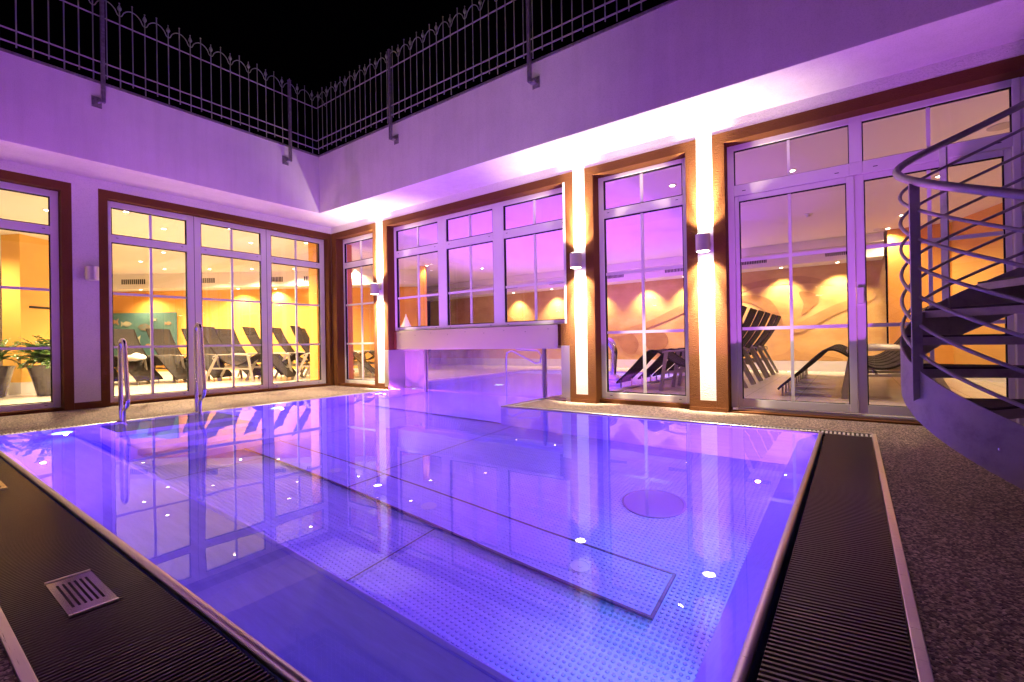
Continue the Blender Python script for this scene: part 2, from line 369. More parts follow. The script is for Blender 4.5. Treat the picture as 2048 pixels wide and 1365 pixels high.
for p, aim, e in (((XP + .1, 3.2, -.5), (.62, -.45, -.62), 50), ((XR - .42, 3.0, -.62), (-.35, -.25, -.9), 26), ((XR - .42, 1.9, -.62), (-.3, -.1, -.95), 14)):
    lamp('SPOT', 'pool_lamp_beam', p, (.22, .85, 1.0), e, pool, .015, 100, .9, aim)
# basin of the indoor pool and the swim channel
ip = thing('indoor_pool', (-5.2, 8.6, -1.1), 'violet lit indoor pool behind the glass of the swim opening', 'pool')
b = MB(); b.box(-7.42, -3.13, 6.28, 11.22, -1.13, -1.10); b.box(-6.70, -3.56, YP + .02, 6.28, -1.13, -1.10)
b.build('basin_floor', M['pool'], ip)
b = MB()
for x0, x1, y0, y1 in ((-7.44, -7.42, 6.28, 11.22), (-3.13, -3.11, 6.28, 11.22), (-7.42, -3.13, 11.22, 11.24), (-7.42, -6.72, 6.26, 6.28), (-3.56, -3.13, 6.26, 6.28), (-3.575, -3.56, YP + .04, 6.26)): b.box(x0, x1, y0, y1, -1.1, -.006)
b.build('basin_wall', M['pool'], ip)
b = MB(); b.box(-3.13, -3.0, 6.3, 11.2, .001, .012); b.box(-7.55, -7.42, 6.3, 11.2, .001, .012); b.box(-7.55, -3.0, 11.22, 11.35, .001, .012); b.build('pool_edge', M['skirt'], ip)
for x, y in ((-6.2, 8.0), (-4.3, 8.0), (-5.2, 10.0)):
    b = MB(); b.lathe((x, y, -1.10), [(.13, 0), (.13, .012), (.10, .016)], 28); t_ = b.build('lamp_ring', M['ringmetal'], ip, True)
    b = MB(); b.lathe((x, y, -1.083), [(.095, 0), (.085, .004)], 28); b.build('lamp_lens', M['poollens'], t_, True)
    lamp('SPOT', 'underwater_lamp', (x, y, -1.05), INDOOR_VIOLET, INDOOR_POOL_W, ip, .02, 92, .9, (0, 0, 1), caustic=True)
pool_lamp((-5.3, 11.22, -.5), (0, -1, 0), 200, ip, (.60, .10, 1)); pool_lamp((-6.70, 6.05, -.30), (1, 0, 0), 700, ip, (.70, .12, 1)); pool_lamp((-3.13, 7.6, -.40), (-1, 0, 0), 260, ip, (.70, .12, 1))
# water
w = MB()
w.quad((XP, YN, 0), (XR, YN, 0), (XR, YP, 0), (XP, YP, 0)); w.quad((XP, YP, 0), (-3.575, YP, 0), (-3.575, 5.6, 0), (XP, 5.6, 0))
w.quad((-6.70, 5.6, 0), (-3.575, 5.6, 0), (-3.575, 6.28, 0), (-6.70, 6.28, 0)); w.quad((-7.42, 6.28, 0), (-3.13, 6.28, 0), (-3.13, 11.22, 0), (-7.42, 11.22, 0))
bmesh.ops.translate(w.bm, verts=w.bm.verts[:], vec=(0, 0, -.004))
wo = w.build('water', M['water'], kind='structure'); wo.cycles.is_caustics_caster = True; wo.data.polygons.foreach_set('use_smooth', [True] * len(wo.data.polygons))
if wo.data.polygons[0].normal.z < 0: wo.data.flip_normals()

# ------------------------------------------------------------------ gratings, kerb strips
def grating(name, label, x0, x1, y0, y1, along, pitch, wslat, m, z=-.002, skew=0):
    t = thing(name, ((x0 + x1) / 2, (y0 + y1) / 2, z), label, 'drain grating')
    b = MB()
    if along == 'y':
        x = x0
        while x < x1: b.box(x, x + wslat, y0, y1, z - .018, z); x += pitch
    else:
        y = y0
        while y < y1:
            k_ = skew * (x1 - x0); b.prism([(x0, y), (x1, min(y + k_, y1)), (x1, min(y + k_, y1) + wslat), (x0, y + wslat)], z - .018, z); y += pitch
    b.build('slats', m, t)
    b = MB()
    if along == 'y':
        n = 3
        for k in range(n): yy = y0 + (k + .5) * (y1 - y0) / n; b.box(x0, x1, yy - .004, yy + .004, z - .030, z - .0185)
    else:
        n = 3
        for k in range(n): xx = x0 + (k + .5) * (x1 - x0) / n; b.box(xx - .004, xx + .004, y0, y1, z - .030, z - .0185)
    b.build('support_rods', M['trough'], t)
    b = MB(); b.box(x0 - .01, x1 + .01, y0 - .01, y1 + .01, -.16, -.13); b.build('trough', M['trough'], t)
    return t
gn = grating('overflow_grating', 'long dark overflow grating along the near edge of the pool', -8.0, .10, .236, .570, 'y', .0165, .0065, M['slat'])
gr = grating('overflow_grating', 'dark wide overflow grating between the pool and the spiral staircase', -.195, .108, .60, 4.66, 'x', .0200, .0085, M['slat'], skew=.12)
ga = grating('overflow_grating', 'narrow slotted grating at the foot of the two grab rails', -6.70, -6.585, .6, 5.43, 'x', .030, .015, M['slat_pale'])
gb = grating('overflow_grating', 'narrow pale slotted grating in front of the terrace doors', -3.44, .139, 4.685, 4.795, 'y', .030, .016, M['slat_pale'])
gc = grating('overflow_grating', 'short pale grating beside the swim opening', -3.555, -3.47, 4.70, 5.44, 'x', .022, .012, M['slat_pale'])
k = MB(); k.box(.110, .140, .21, 4.80, -.10, .006); tag(k.build('edge_strip', M['steel'], bevel=.003), 'bright steel edge strip between wide grating and gravel near the staircase', 'edge strip')
k = MB(); k.box(-8.2, .108, .206, .233, -.10, .006); tag(k.build('edge_strip', M['steel'], bevel=.003), 'brushed steel edge strip outside the near grating', 'edge strip')
k = MB(); k.box(-3.44, .139, 4.797, 4.803, -.05, .004); tag(k.build('edge_strip', M['steel']), 'thin steel edging between pale grating and gravel by the doors', 'edge strip')
for (x0, x1, y0, y1), lb in (((-2.24, -1.92, .345, .463), 'mirror polished square cover in the grating, the one seen whole'), ((-4.33, -4.01, .350, .468), 'polished cover in the grating, only its corner in view')):
    t = thing('drain_cover', ((x0 + x1) / 2, (y0 + y1) / 2, 0), lb, 'drain cover')
    b = MB()
    for k in range(6): yy = y0 + .018 + k * (y1 - y0 - .03) / 6; b.box(x0 + .05, x1 - .05, yy, yy + .006, .0016, .0024)
    b.build('reflection_bars', M['black'], t)  # black bars imitate the railing mirrored in the polished plate
    b = MB(); b.box(x0, x1, y0, y1, -.02, .0015); b.build('plate', mat('polished_cover_plate', (.34, .32, .32), .16, 1), t)
    b = MB(); b.box(x0 - .012, x0 - .001, y0, y1, -.02, .004); b.box(x1 + .001, x1 + .012, y0, y1, -.02, .004); b.build('rim', M['steel'], t, split=True)

# ------------------------------------------------------------------ building wings
wingA = thing('building_wing', (XA, 2, 0), 'building wing behind the ladder rails, white render with unlit wall lamp', 'building')
wingB = thing('building_wing', (-3, YB, 0), 'building wing with three lit wall lamps, swim opening and sliding door', 'building')
def wall_pieces(X, parent, rects, holes_z, name, m, d0, d1, umin, umax, z0, z1, openings):
    # slab with rectangular openings
    b = MB(X); ops = sorted(openings); u = umin
    for (a, c, o0, o1) in ops:
        if a > u: b.box(u, a, d0, d1, z0, z1)
        if o0 > z0: b.box(a, c, d0, d1, z0, o0)
        if o1 < z1: b.box(a, c, d0, d1, o1, z1)
        u = c
    if u < umax: b.box(u, umax, d0, d1, z0, z1)
    return b.build(name, m, parent)
opA = [(-1.25, 1.55, 0, ZO + .05), (1.925, 5.435, 0, ZO + .05)]
opB = [(-8.30, -7.05, 0, ZO + .05), (-6.76, -3.10, -.3, ZO + .05), (-2.705, -1.452, 0, ZO + .05), (-1.145, 2.35, 0, ZO + .05)]
THK = .26
wall_pieces(WA, wingA, None, None, 'rendered_wall', M['render'], .004, THK, -1.6, YB + THK, 0.0, ZS, opA)
wall_pieces(WB, wingB, None, None, 'rendered_wall', M['render_rough'], .004, THK, XA - .0, 3.2, -.0, ZS, opB)
# brown surrounds: flush bands 4 mm proud, with the reveals lining the openings
def surround(X, parent, u0, u1, o0, o1, zt=ZT, zb=0, zo=ZO, foot=.10, corner=None):
    b = MB(X)
    D0, D1 = 0.0, .225
    b.box(u0, o0, D0, D1, zb, zt); b.box(o1, u1, D0, D1, zb, zt); b.box(o0, o1, D0, D1, zo, zt)
    return b.build('brown_surround', M['brown'], parent)
surround(WA, wingA, -1.6, 1.60, -1.2, 1.50)
surround(WA, wingA, 1.875, YB - .001, 1.975, 5.385)
surround(WB, wingB, XA + .002, -7.005, -8.25, -7.10)
b = MB(WB)
b.box(-6.815, -6.70, 0, .225, .70, ZT); b.box(-6.70, -3.06, 0, .225, ZO, ZT); b.box(-3.06, -2.943, 0, .225, .745, ZT); b.box(-3.16, -3.06, .0, .095, .745, 1.04); b.box(-3.03, -2.943, 0, .225, 0, .745)
b.build('brown_surround', M['brown'], wingB)
surround(WB, wingB, -2.772, -1.385, -2.655, -1.502)
surround(WB, wingB, -1.217, 3.2, -1.095, 2.3)
b = MB(WA); b.box(1.601, 1.874, 0, .05, 0, .092); b.build('plinth', M['brown'], wingA)
b = MB(WB); b.box(-7.004, -6.816, -.002, .05, 0.001, .10); b.box(-2.942, -2.773, -.002, .05, 0.001, .108); b.box(-1.384, -1.218, -.002, .05, 0.001, .12)
b.box(-2.66, -1.50, .10, .16, 0, .052); b.box(-8.25, -7.1, .02, .16, 0, .05)
for u0, u1 in ((-3.02, -2.655), (-1.502, -1.096), (-7.10, -6.72)): b.box(u0, u1, -.010, -.0025, 0, .045)
b.build('plinth', M['brown'], wingB, split=True)
b = MB(WA); b.box(1.976, 5.384, .03, .16, 0, .042); b.box(-1.199, 1.499, .03, .16, 0, .042); b.build('sill', M['brown'], wingA, split=True)
# inner reveal lining behind the frames
# soffits and fascia parapets
b = MB(); b.prism([(XA, -1.6), (XF - .003, -1.6), (XF - .003, YF + .003), (3.2, YF + .003), (3.2, YB + .26), (XA - .26, YB + .26), (XA - .26, -1.6)], ZS, ZS + .2)
sof = b.build('soffit', M['render_smooth'], wingA)
b = MB(); b.box(XF - .25, XF, -1.6, YF, ZS + .003, ZF); b.build('parapet', M['render_smooth'], wingA)
b = MB(); b.box(XF + .0, 3.2, YF + .0, YF + .25, ZS + .003, ZF - .0); b.build('parapet', M['render_smooth'], wingB)
b = MB(); b.box(XF - .27, XF + .012, -1.6, YF - .013, ZF, ZF + .03); b.build('coping', M['galv'], wingA)
b = MB(); b.box(XF - .27, 3.2, YF - .012, YF + .27, ZF, ZF + .03); b.build('coping', M['galv'], wingB)
# roof terrace slab hides the interior from above
b = MB(); b.box(-22, XF - .26, -6, 16, ZS + .22, ZS + .3); b.build('roof', M['deck'], wingA)
b = MB(); b.box(XF - .26, 4.5, YF + .26, 16, ZS + .22, ZS + .3); b.build('roof', M['deck'], wingB)

# ------------------------------------------------------------------ windows
GL0, GL1, TR0, TR1, ZFR = .115, 2.335, 2.445, 2.835, 2.90
def window(X, parent, u0, u1, panes, d=.14, zb=.042, zt=ZO, gl0=GL0, hbars=(1.60, .83), muntins=True, tr=(GL1, TR0), top=TR1, label=None):
    """panes: list of (a, c, [muntin u])"""
    dep = .07
    b = MB(X)
    edges = [u0] + [v for p in panes for v in p[:2]] + [u1]
    for i in range(0, len(edges), 2): b.box(edges[i], edges[i + 1], d, d + dep, zb, zt)
    for a, c, _ in panes:
        b.box(a, c, d, d + dep, zb, gl0); b.box(a, c, d, d + dep, tr[0], tr[1]); b.box(a, c, d, d + dep, top, zt)
    f = b.build('window', M['frame'], parent, bevel=.006)
    if label: f['label'] = label
    # inner sash bead and seams
    b = MB(X)
    for a, c, _ in panes:
        for z0, z1 in ((gl0, tr[0]), (tr[1], top)):
            t = .011
            b.box(a, a + t, d + .012, d + .05, z0, z1); b.box(c - t, c, d + .012, d + .05, z0, z1); b.box(a + t, c - t, d + .012, d + .05, z0, z0 + t); b.box(a + t, c - t, d + .012, d + .05, z1 - t, z1)
    b.build('glazing_bead', M['black'], f)
    b = MB(X)
    for a, c, _ in panes:
        for z0, z1 in ((gl0, tr[0]), (tr[1], top)): b.box(a + .002, c - .002, d + .030, d + .034, z0 + .002, z1 - .002)
    b.build('pane', M['glass'], f)
    b = MB(X)
    for a, c, mu in panes:
        for u in mu: b.box(u - .017, u + .017, d + .020, d + .042, gl0 + .002, tr[0] - .002); b.box(u - .017, u + .017, d + .020, d + .042, tr[1] + .002, top - .002)
        for z in hbars:
            us = [a] + list(mu) + [c]
            for i in range(len(us) - 1):
                b.box(us[i] + (.0175 if i else .002), us[i + 1] - (.0175 if i + 1 < len(us) - 1 else .002), d + .0222, d + .0398, z - .017, z + .017)
    b.build('glazing_bar', M['frame'], f)
    b = MB(X)
    for a, c, _ in panes:   # small drain slots
        for u in (a + .05, c - .08):
            for z in ((zb + gl0) / 2, (tr[0] + tr[1]) / 2 + .012): b.box(u, u + .03, d - .0006, d + .01, z - .003, z + .003)
    b.build('drain_slot', M['slot'], f, split=True)
    return f
window(WA, wingA, 1.985, 5.38, [(2.045, 2.985, [2.515]), (3.185, 4.14, [3.66]), (4.32, 5.285, [4.80])], label='three part window with views of the lounger room')
b = MB(WA)
for u in (3.085, 4.235): b.box(u - .003, u + .003, .1385, .142, .042, ZO)
b.build('frame_seam', M['slot'], wingA)
window(WA, wingA, -1.2, 1.495, [(-1.1, .1, [-.5]), (.25, 1.415, [])], label='window with potted plants behind it')
window(WB, wingB, -8.30, -7.02, [(-8.22, -7.06, [-7.71])], d=.16, label='narrow tall window next to the inner corner')
window(WB, wingB, -6.74, -3.06, [(-6.65, -5.595, [-6.10]), (-5.40, -4.42, [-4.895]), (-4.215, -3.12, [-3.67])], d=.16, zb=1.04, gl0=1.10, hbars=(1.63,), top=2.85, tr=(2.36, 2.48), label='wide three part window above the swim opening')
window(WB, wingB, -2.655, -1.50, [(-2.585, -1.585, [-2.085])], d=.16, zb=.055, gl0=.135, hbars=(1.66, .905), tr=(2.38, 2.49), top=2.87, label='tall window between the two lit pillars')
# sliding door unit
f = MB(WB)
d, dep = .16, .07
f.box(-1.10, -1.03, d, d + dep, .04, ZO + .02); f.box(-.002, .10, d, d + dep, 2.48, ZO + .02); f.box(-1.03, -.002, d, d + dep, 2.86, ZO + .02); f.box(.10, 1.10, d, d + dep, 2.86, ZO + .02)
f.box(-1.03, -.002, d, d + dep, 2.36, 2.48); f.box(-.002, .10, d, d + dep, 2.36, 2.48); f.box(.10, 1.10, d, d + dep, 2.36, 2.48); f.box(1.10, 1.15, d, d + dep, .04, ZO + .02); f.box(1.15, 2.3, d + .01, d + dep, .0, ZO + .02)
f.box(-1.03, 1.10, d + .02, d + dep, .02, .045)
door = f.build('sliding_door', M['frame'], wingB, bevel=.006)
for (a, c, ga_, gc_, dd) in ((-1.027, .033, -.985, -.030, .012), (.035, 1.095, .108, 1.052, .028)):
    b = MB(WB); z0, z1, g0, g1 = .052, 2.357, .138, 2.30
    b.box(a, ga_, d + dd, d + dd + .04, z0, z1); b.box(gc_, c, d + dd, d + dd + .04, z0, z1); b.box(ga_, gc_, d + dd, d + dd + .04, z0, g0); b.box(ga_, gc_, d + dd, d + dd + .04, g1, z1)
    b.build('sash', M['frame'], door, bevel=.005)
b = MB(WB)
for a, c, dd in ((-.985, -.030, .012), (.108, 1.052, .028)): b.box(a + .001, c - .001, d + dd + .016, d + dd + .020, .139, 2.299)
for a, c in ((-1.03, -.002), (.10, 1.10)): b.box(a + .001, c - .001, d + .030, d + .034, 2.481, 2.859)
b.build('pane', M['glass'], door)
b = MB(WB)
for u, a, c, dd in ((-.51, -.985, -.030, .012), (.578, .108, 1.052, .028)):
    b.box(u - .014, u + .014, d + dd + .008, d + dd + .028, .139, 2.299)
    for z in (1.655, .905): b.box(a + .002, u - .0145, d + dd + .0082, d + dd + .0278, z - .017, z + .017); b.box(u + .0145, c - .002, d + dd + .0082, d + dd + .0278, z - .017, z + .017)
b.box(-.524, -.498, d + .022, d + .042, 2.481, 2.859); b.box(.565, .592, d + .022, d + .042, 2.481, 2.859)
b.build('glazing_bar', M['frame'], door)
b = MB(WB)
for a, c, z0, z1, dd in ((-.985, -.030, .138, 2.30, .010), (.108, 1.052, .138, 2.30, .026), (-1.03, -.002, 2.48, 2.86, .006), (.10, 1.10, 2.48, 2.86, .006)):
    t = .008; o = d + dd + .004
    b.box(a, a + t, o, o + .03, z0, z1); b.box(c - t, c, o, o + .03, z0, z1); b.box(a + t, c - t, o, o + .03, z0, z0 + t * .4); b.box(a + t, c - t, o, o + .03, z1 - t, z1)
b.build('gasket', M['black'], door)
b = MB(WB); b.box(.040, .095, d - .012, d + .028, 1.11, 1.27); b.build('handle', mat('door_handle_white', (.82, .80, .78), .3), door, bevel=.006)
b = MB(WB); b.box(-1.03, 1.10, d - .03, d + .018, .018, .026); b.box(-1.03, 1.10, d - .03, d - .024, .026, .036); b.build('track', M['steel'], door)
b = MB(WB); b.box(-1.09, 2.3, .02, .17, 0, .016); b.build('threshold', M['brown'], wingB)
for X, us, dd in ((WB, (-.95, -.12, .18, 1.0), .16),):
    b = MB(X)
    for u in us: b.box(u, u + .035, dd - .0006, dd + .01, 2.405, 2.412)
    b.build('drain_slot', M['slot'], door, split=True)

# ------------------------------------------------------------------ swim opening
so = thing('swim_opening', (-5, YB + .2, 0), 'steel framed swim through opening with clear flap doors under the wide window', 'swim opening')
b = MB(WB); b.box(-6.60, -3.265, .10, .30, .71, 1.036); b.build('lintel', M['lintel'], so, bevel=.003)
b = MB(WB); b.box(-6.70, -6.601, .13, .30, .71, 1.036); b.box(-3.264, -3.161, .10, .30, .745, 1.036); b.build('lintel_end', M['brown'], so, split=True)
b = MB(WB); b.box(-6.815, -6.701, -.004, .02, .012, .70); b.box(-3.16, -3.031, -.004, .24, .05, .742); b.build('jamb_plate', M['lintel'], so, bevel=.002, split=True)
b = MB(WB); b.box(-6.725, -6.70, .021, .84, -1.1, .708); b.build('side_panel', M['lintel'], so)
b = MB(WB); b.box(-3.635, -3.18, .366, .372, .012, .70); b.build('side_glass', M['flap'], so)
b = MB(WB); b.box(-3.558, -3.18, .34, .40, -.06, .012); b.build('threshold', M['steel'], so)
b = MB(WB); b.box(-6.70, -3.17, .301, .42, .70, .74); b.build('top_track', M['steel'], so)
b = MB(WB)
for u in (-6.15, -3.66): b.box(u - .022, u + .022, .345, .40, -.45, .70)
b.build('door_post', mat('dark_door_profile', (.30, .27, .30), .35, .6), so, split=True)
b = MB(WB); b.box(-6.70, -6.172, .35, .39, -.02, .012); b.build('threshold', M['steel'], so)
b = MB(WB); b.box(-6.70, -6.174, .366, .372, .012, .672); b.build('side_glass', M['flap'], so)
us = [-6.126 + i * (2.442 / 7) for i in range(8)]
for i in range(7):
    b = MB(WB); b.box(us[i] + .003, us[i + 1] - .003, .364 + .004 * (i % 2), .369 + .004 * (i % 2), -.25, .692); b.build('flap', M['flap'], so)
b = MB(WB)
for i in range(9): u = -6.5 + i * .385; b.lathe((u, .0975, .98 - .03 * (i % 2)), [(.006, 0), (.006, .004)], 8, 'y')
b.build('rivet', M['slot'], so)

# ------------------------------------------------------------------ wall lamps
def wall_lamp(pos, n, label, lit=True, power=1):
    # local frame: +Y points away from the wall
    t = thing('wall_lamp', pos, label, 'wall lamp', 'cylindrical up and down wall lamps')
    b = MB(); b.lathe((0, .115, 0), [(.074, -.092), (.074, .092)], 32)
    o = b.build('lamp_body', M['lamp_white'], t, True, bevel=.003)
    b = MB(); b.lathe((0, .0, -.005), [(.060, .0), (.060, .012), (.054, .018), (.034, .018), (.034, .05)], 28, 'y'); b.build('wall_mount', M['lamp_white'], t, True)
    for s in (-1, 1):
        b = MB(); b.lathe((0, .115, s * .0925), [(.066, 0), (.062, .003 * s)], 28); b.build('lens', M['bulb'] if lit else M['lens_off'], t, True)
    localize(t)
    ang = math.atan2(n[1], n[0]) - math.pi / 2; t.rotation_euler = (0, 0, ang)
    if lit:
        for s, e, cone, bl, tilt in ((1, WALL_UP_W * 2.6, 44, 1, -.30), (-1, WALL_DOWN_W * 2.2, 44, 1, -.26), (1, WALL_UP_W * .30, 112, .6, -.12), (-1, WALL_DOWN_W * .22, 112, .6, -.12)):
            o = lamp('SPOT', 'wall_lamp_beam', (0, .112, s * .112), (1, .80, .54), e * power, None, .035, cone, bl, (0, tilt, s)); o.parent = t
    return t
wall_lamp((-6.915, YB, 1.80), (0, -1), 'lit white cylinder lamp on the pillar nearest the inner corner')
wall_lamp((-2.855, YB, 1.835), (0, -1), 'lit white cylinder lamp on the middle pillar beside the swim opening')
wall_lamp((-1.300, YB, 1.845), (0, -1), 'lit white cylinder lamp on the pillar next to the sliding door')
wall_lamp((XA, 1.772, 1.83), (1, 0), 'unlit satin metal cylinder lamp between the plant window and the three part window', lit=False)

# ------------------------------------------------------------------ railings on the parapets
def railing(X, name, label, posts, u0, u1, first, sign):
    t = thing(name, X(posts[0], 0, 3.9), label, 'railing')
    for pu in posts:
        b = MB(X); b.box(pu - .02, pu + .02, -.09, -.05, 3.90, 5.25); b.box(pu - .024, pu + .024, -.094, -.046, 5.25, 5.256)
        po = b.build('post', M['galv'], t)
        b = MB(X); s = sign * .05; b.box(pu + s - .05, pu + s + .05, -.008, 0, 3.84, 3.975); b.build('wall_plate', M['galv'], po)
        b = MB(X); b.box(pu - .018, pu + s + .01, -.07, -.008, 3.90, 3.935); b.build('arm', M['galv'], po)
    for z, h in ((4.255, .012), (4.402, .012), (4.975, .014)):
        b = MB(X); b.box(u0, u1, -.074, -.066, z - h, z + h) if False else b.tube([X(u0, -.07, z), X(u1, -.07, z)], .009, 6) if X is None else None
        bb = MB(); bb.bar(X(u0, -.07, z), X(u1, -.07, z), .015, .008, (0, 0, 1)); bb.build('rail', M['iron'], t)
    n = int((u1 - u0) / .1325); u = first; k = 0
    while u > u0 + .05: u -= .1325; k += 1
    short = mkbar(True); tall = mkbar(False); arch = mkarch(X)
    i = k
    while u < u1 - .02:
        o = bpy.data.objects.new('bar', short if i % 2 == 0 else tall); COL.objects.link(o); o.parent = t; o.matrix_parent_inverse = t.matrix_basis.inverted(); o.location = X(u, -.07 - .006 * (1 if False else 0), 0)
        if i % 2 == 0:
            a = bpy.data.objects.new('scroll', arch); COL.objects.link(a); a.parent = t; a.matrix_parent_inverse = t.matrix_basis.inverted(); a.location = X(u, -.07, 0)
        u += .1325; i += 1
    return t
_bars = {}
def mkbar(short):
    if short in _bars: return _bars[short]
    b = MB(); r = .0058
    zb = 4.165 if short else 4.215
    top = 5.135 if short else 5.275
    r = .007; b.tube([(0, 0, zb), (0, 0, top)], r, 6)
    if short: b.lathe((0, 0, 5.135), [(.004, 0), (.007, .01), (.022, .035), (.024, .05), (.014, .075), (.005, .095), (.004, .105), (.008, .11), (.008, .118), (.003, .122)], 10)
    else: b.lathe((0, 0, 5.27), [(.004, 0), (.010, .006), (.010, .014), (.003, .02)], 8)
    o = b.build('bar', M['iron'], None, True); me = o.data; bpy.data.objects.remove(o); _bars[short] = me; return me
def mkarch(X):
    key = X
    if key in _bars: return _bars[key]
    pts = []
    for i in range(13):
        q = i / 12; uu = q * .265
        z = 5.085 + .12 * math.sin(math.pi * min(1, max(0, (q - .08) / .84))) ** .55 if .08 < q < .92 else 5.085 - .004
        pts.append((uu, z))
    b = MB()
    P = [Vector(X(p[0], 0, p[1])) - Vector(X(0, 0, 0)) for p in pts]
    b.tube(P, .0062, 6); o = b.build('scroll', M['iron'], None, True); me = o.data; bpy.data.objects.remove(o); _bars[key] = me; return me
FA = lambda u, d, z: (XF - d, u, z)
FB = lambda u, d, z: (u, YF + d, z)
railing(FA, 'railing', 'galvanised scrollwork railing on the parapet above the unlit wall lamp', [-.67, 1.75, 4.17], -1.2, YF - .07, 2.189, -1)
railing(FB, 'railing', 'galvanised scrollwork railing on the parapet above the lit wall lamps', [-5.60, -3.07, -.54, 1.99], XF + .07, 2.6, -5.40, 1)

# ------------------------------------------------------------------ spiral stair
SX, SY, SR, SK, SZ0 = .948, 3.60, .72, .329, 1.328
BASE = math.atan2(-SY, -SX)
def sp(th, off, r=SR): a = BASE - th; return (SX + r * math.cos(a), SY + r * math.sin(a), off + SK * th)
st = thing('spiral_staircase', (SX, SY, 0), 'grey steel spiral staircase with curved rails in front of the sliding door', 'staircase')
T0, T1 = -.95, 5.6
def frange(a, b, n): return [a + (b - a) * i / n for i in range(n + 1)]
b = MB()
ths = frange(T0, T1, 110)
for i in range(len(ths) - 1):
    t0, t1 = ths[i], ths[i + 1]
    z = lambda t, o: max(.0, o + SK * t)
    def q(t, o, r): p = sp(t, o, r); return (p[0], p[1], max(0.002, p[2]))
    lo, hi = .03, .312
    A_ = [q(t0, lo, SR), q(t1, lo, SR), q(t1, hi, SR), q(t0, hi, SR)]; B_ = [q(t0, lo, SR - .008), q(t1, lo, SR - .008), q(t1, hi, SR - .008), q(t0, hi, SR - .008)]
    if A_[2][2] < .02: continue
    b.quad(*A_); b.quad(*B_[::-1]); b.quad(A_[3], A_[2], B_[2], B_[3]); b.quad(A_[0], B_[0], B_[1], A_[1])
bmesh.ops.remove_doubles(b.bm, verts=b.bm.verts[:], dist=.0005)
b.build('stringer', M['stair'], st, True)
b = MB(); b.tube([sp(t, SZ0) for t in frange(T0 + .2, T1, 150)], .0215, 12); b.build('handrail', M['stair'], st, True)
for i in range(1, 7):
    b = MB(); b.tube([sp(t, SZ0 - .1555 * i, SR - .012) for t in frange(T0 + .3, T1, 150)], .0095, 8); b.build('rail', M['stair'], st, True)
for th in (-.38, .915, 2.22, 3.5, 4.8):
    a = BASE - th; e = Vector((math.cos(a), math.sin(a), 0)); tv = Vector((-math.sin(a), math.cos(a), 0)); p0 = Vector(sp(th, 0, SR + .006)); z0 = p0.z + .175; z1 = p0.z + SZ0 - .028
    b = MB(); c0 = Vector((p0.x, p0.y, 0)); hw, ht = .026, .005
    hw = .024
    vs = []
    for (zz, dz) in ((z0, -.03), (z1, .03)):
        for s, tt in ((-1, -1), (1, -1), (1, 1), (-1, 1)):
            p = c0 + e * (s * hw) + tv * (tt * ht); vs.append(b.v((p.x, p.y, zz + (dz if s > 0 else 0) * (1 if zz == z0 else .6))))
    for fc in ((0, 1, 2, 3), (7, 6, 5, 4), (0, 4, 5, 1), (1, 5, 6, 2), (2, 6, 7, 3), (3, 7, 4, 0)): b.bm.faces.new([vs[j] for j in fc])
    b.build('post', M['stair'], st)
b = MB(); b.lathe((SX, SY, 0), [(.12, 0), (.12, .012), (.05, .012), (.05, 3.6)], 24); b.build('column', M['stair'], st, True)
for n in range(1, 12):
    zt = .17 * n - .05; th0 = (zt - .335) / SK + .02; th1 = th0 + .60
    def arcpt(t, r): a = BASE - t; return (SX + r * math.cos(a), SY + r * math.sin(a))
    poly = [arcpt(th0, .05)] + [arcpt(t, SR - .012) for t in frange(th0, th1, 6)] + [arcpt(th1, .05)]
    b = MB(); b.prism(poly, zt - .012, zt); tr_ = b.build('tread', M['tread'], st)
    # folded steel pan below the tread
    b = MB(); n0 = Vector(arcpt(th0, .05) + (0,)); n1 = Vector(arcpt(th0, SR - .012) + (0,)); dirn = (n1 - n0).normalized(); nn = Vector((dirn.y, -dirn.x, 0))
    off = nn * -.004
    for (pa, pb) in ((n0, n1),):
        b.bar((pa.x, pa.y, zt - .036), (pb.x, pb.y, zt - .036), .045, .006, (0, 0, 1))
    b.prism([arcpt(th0 + .01, .055)] + [arcpt(t, SR - .014) for t in frange(th0 + .01, th1 - .01, 6)] + [arcpt(th1 - .01, .055)], zt - .020, zt - .0125)
    b.build('pan', M['stair'], tr_)
for th in (.36, -.05):
    p = sp(th, .16, SR + .003); b = MB(); b.lathe(p, [(.006, -.005), (.006, .005)], 10); b.build('bolt', M['chrome'], st, True)

# ------------------------------------------------------------------ ladder rails
def grab_rail(y, h, label):
    t = thing('pool_grab_rail', (XP, y, 0), label, 'grab rail', 'polished grab rails of the pool ladder')
    x0 = XP - .10; q = 1.55
    P = [(x0, y, -.02), (x0, y, h - .14)]
    for a in range(1, 9): an = math.pi * a / 9; P.append((x0 + (.055 - .055 * math.cos(an)) * q, y, h - .09 + .092 * math.sin(an)))
    P += [(x0 + .125 * q, y, h * .62), (x0 + .155 * q, y, h * .30), (x0 + .155 * q, y, h * .235), (x0 + .130 * q, y, h * .185), (x0 + .080 * q, y, h * .150), (x0 + .060 * q, y, h * .10), (x0 + .060 * q, y, -.04)]
    # smooth
    Q = [Vector(p) for p in P]
    for _ in range(2):
        R2 = [Q[0]]
        for i in range(len(Q) - 1): R2 += [Q[i] * .75 + Q[i + 1] * .25, Q[i] * .25 + Q[i + 1] * .75]
        R2.append(Q[-1]); Q = R2
    Q += [Vector((x0 + .13, y, -.14)), Vector((x0 + .22, y, -.26)), Vector((x0 + .25, y, -.40)), Vector((x0 + .25, y, -.80))]
    Q = [(q.x, q.y, q.z) for q in Q]
    b = MB(); b.tube(Q, .022, 14); b.build('tube', M['chrome'], t, True)
    b = MB(); b.lathe((x0, y, 0), [(.036, -.002), (.036, .004), (.024, .008)], 20); b.build('flange', M['chrome'], t, True)
    return t
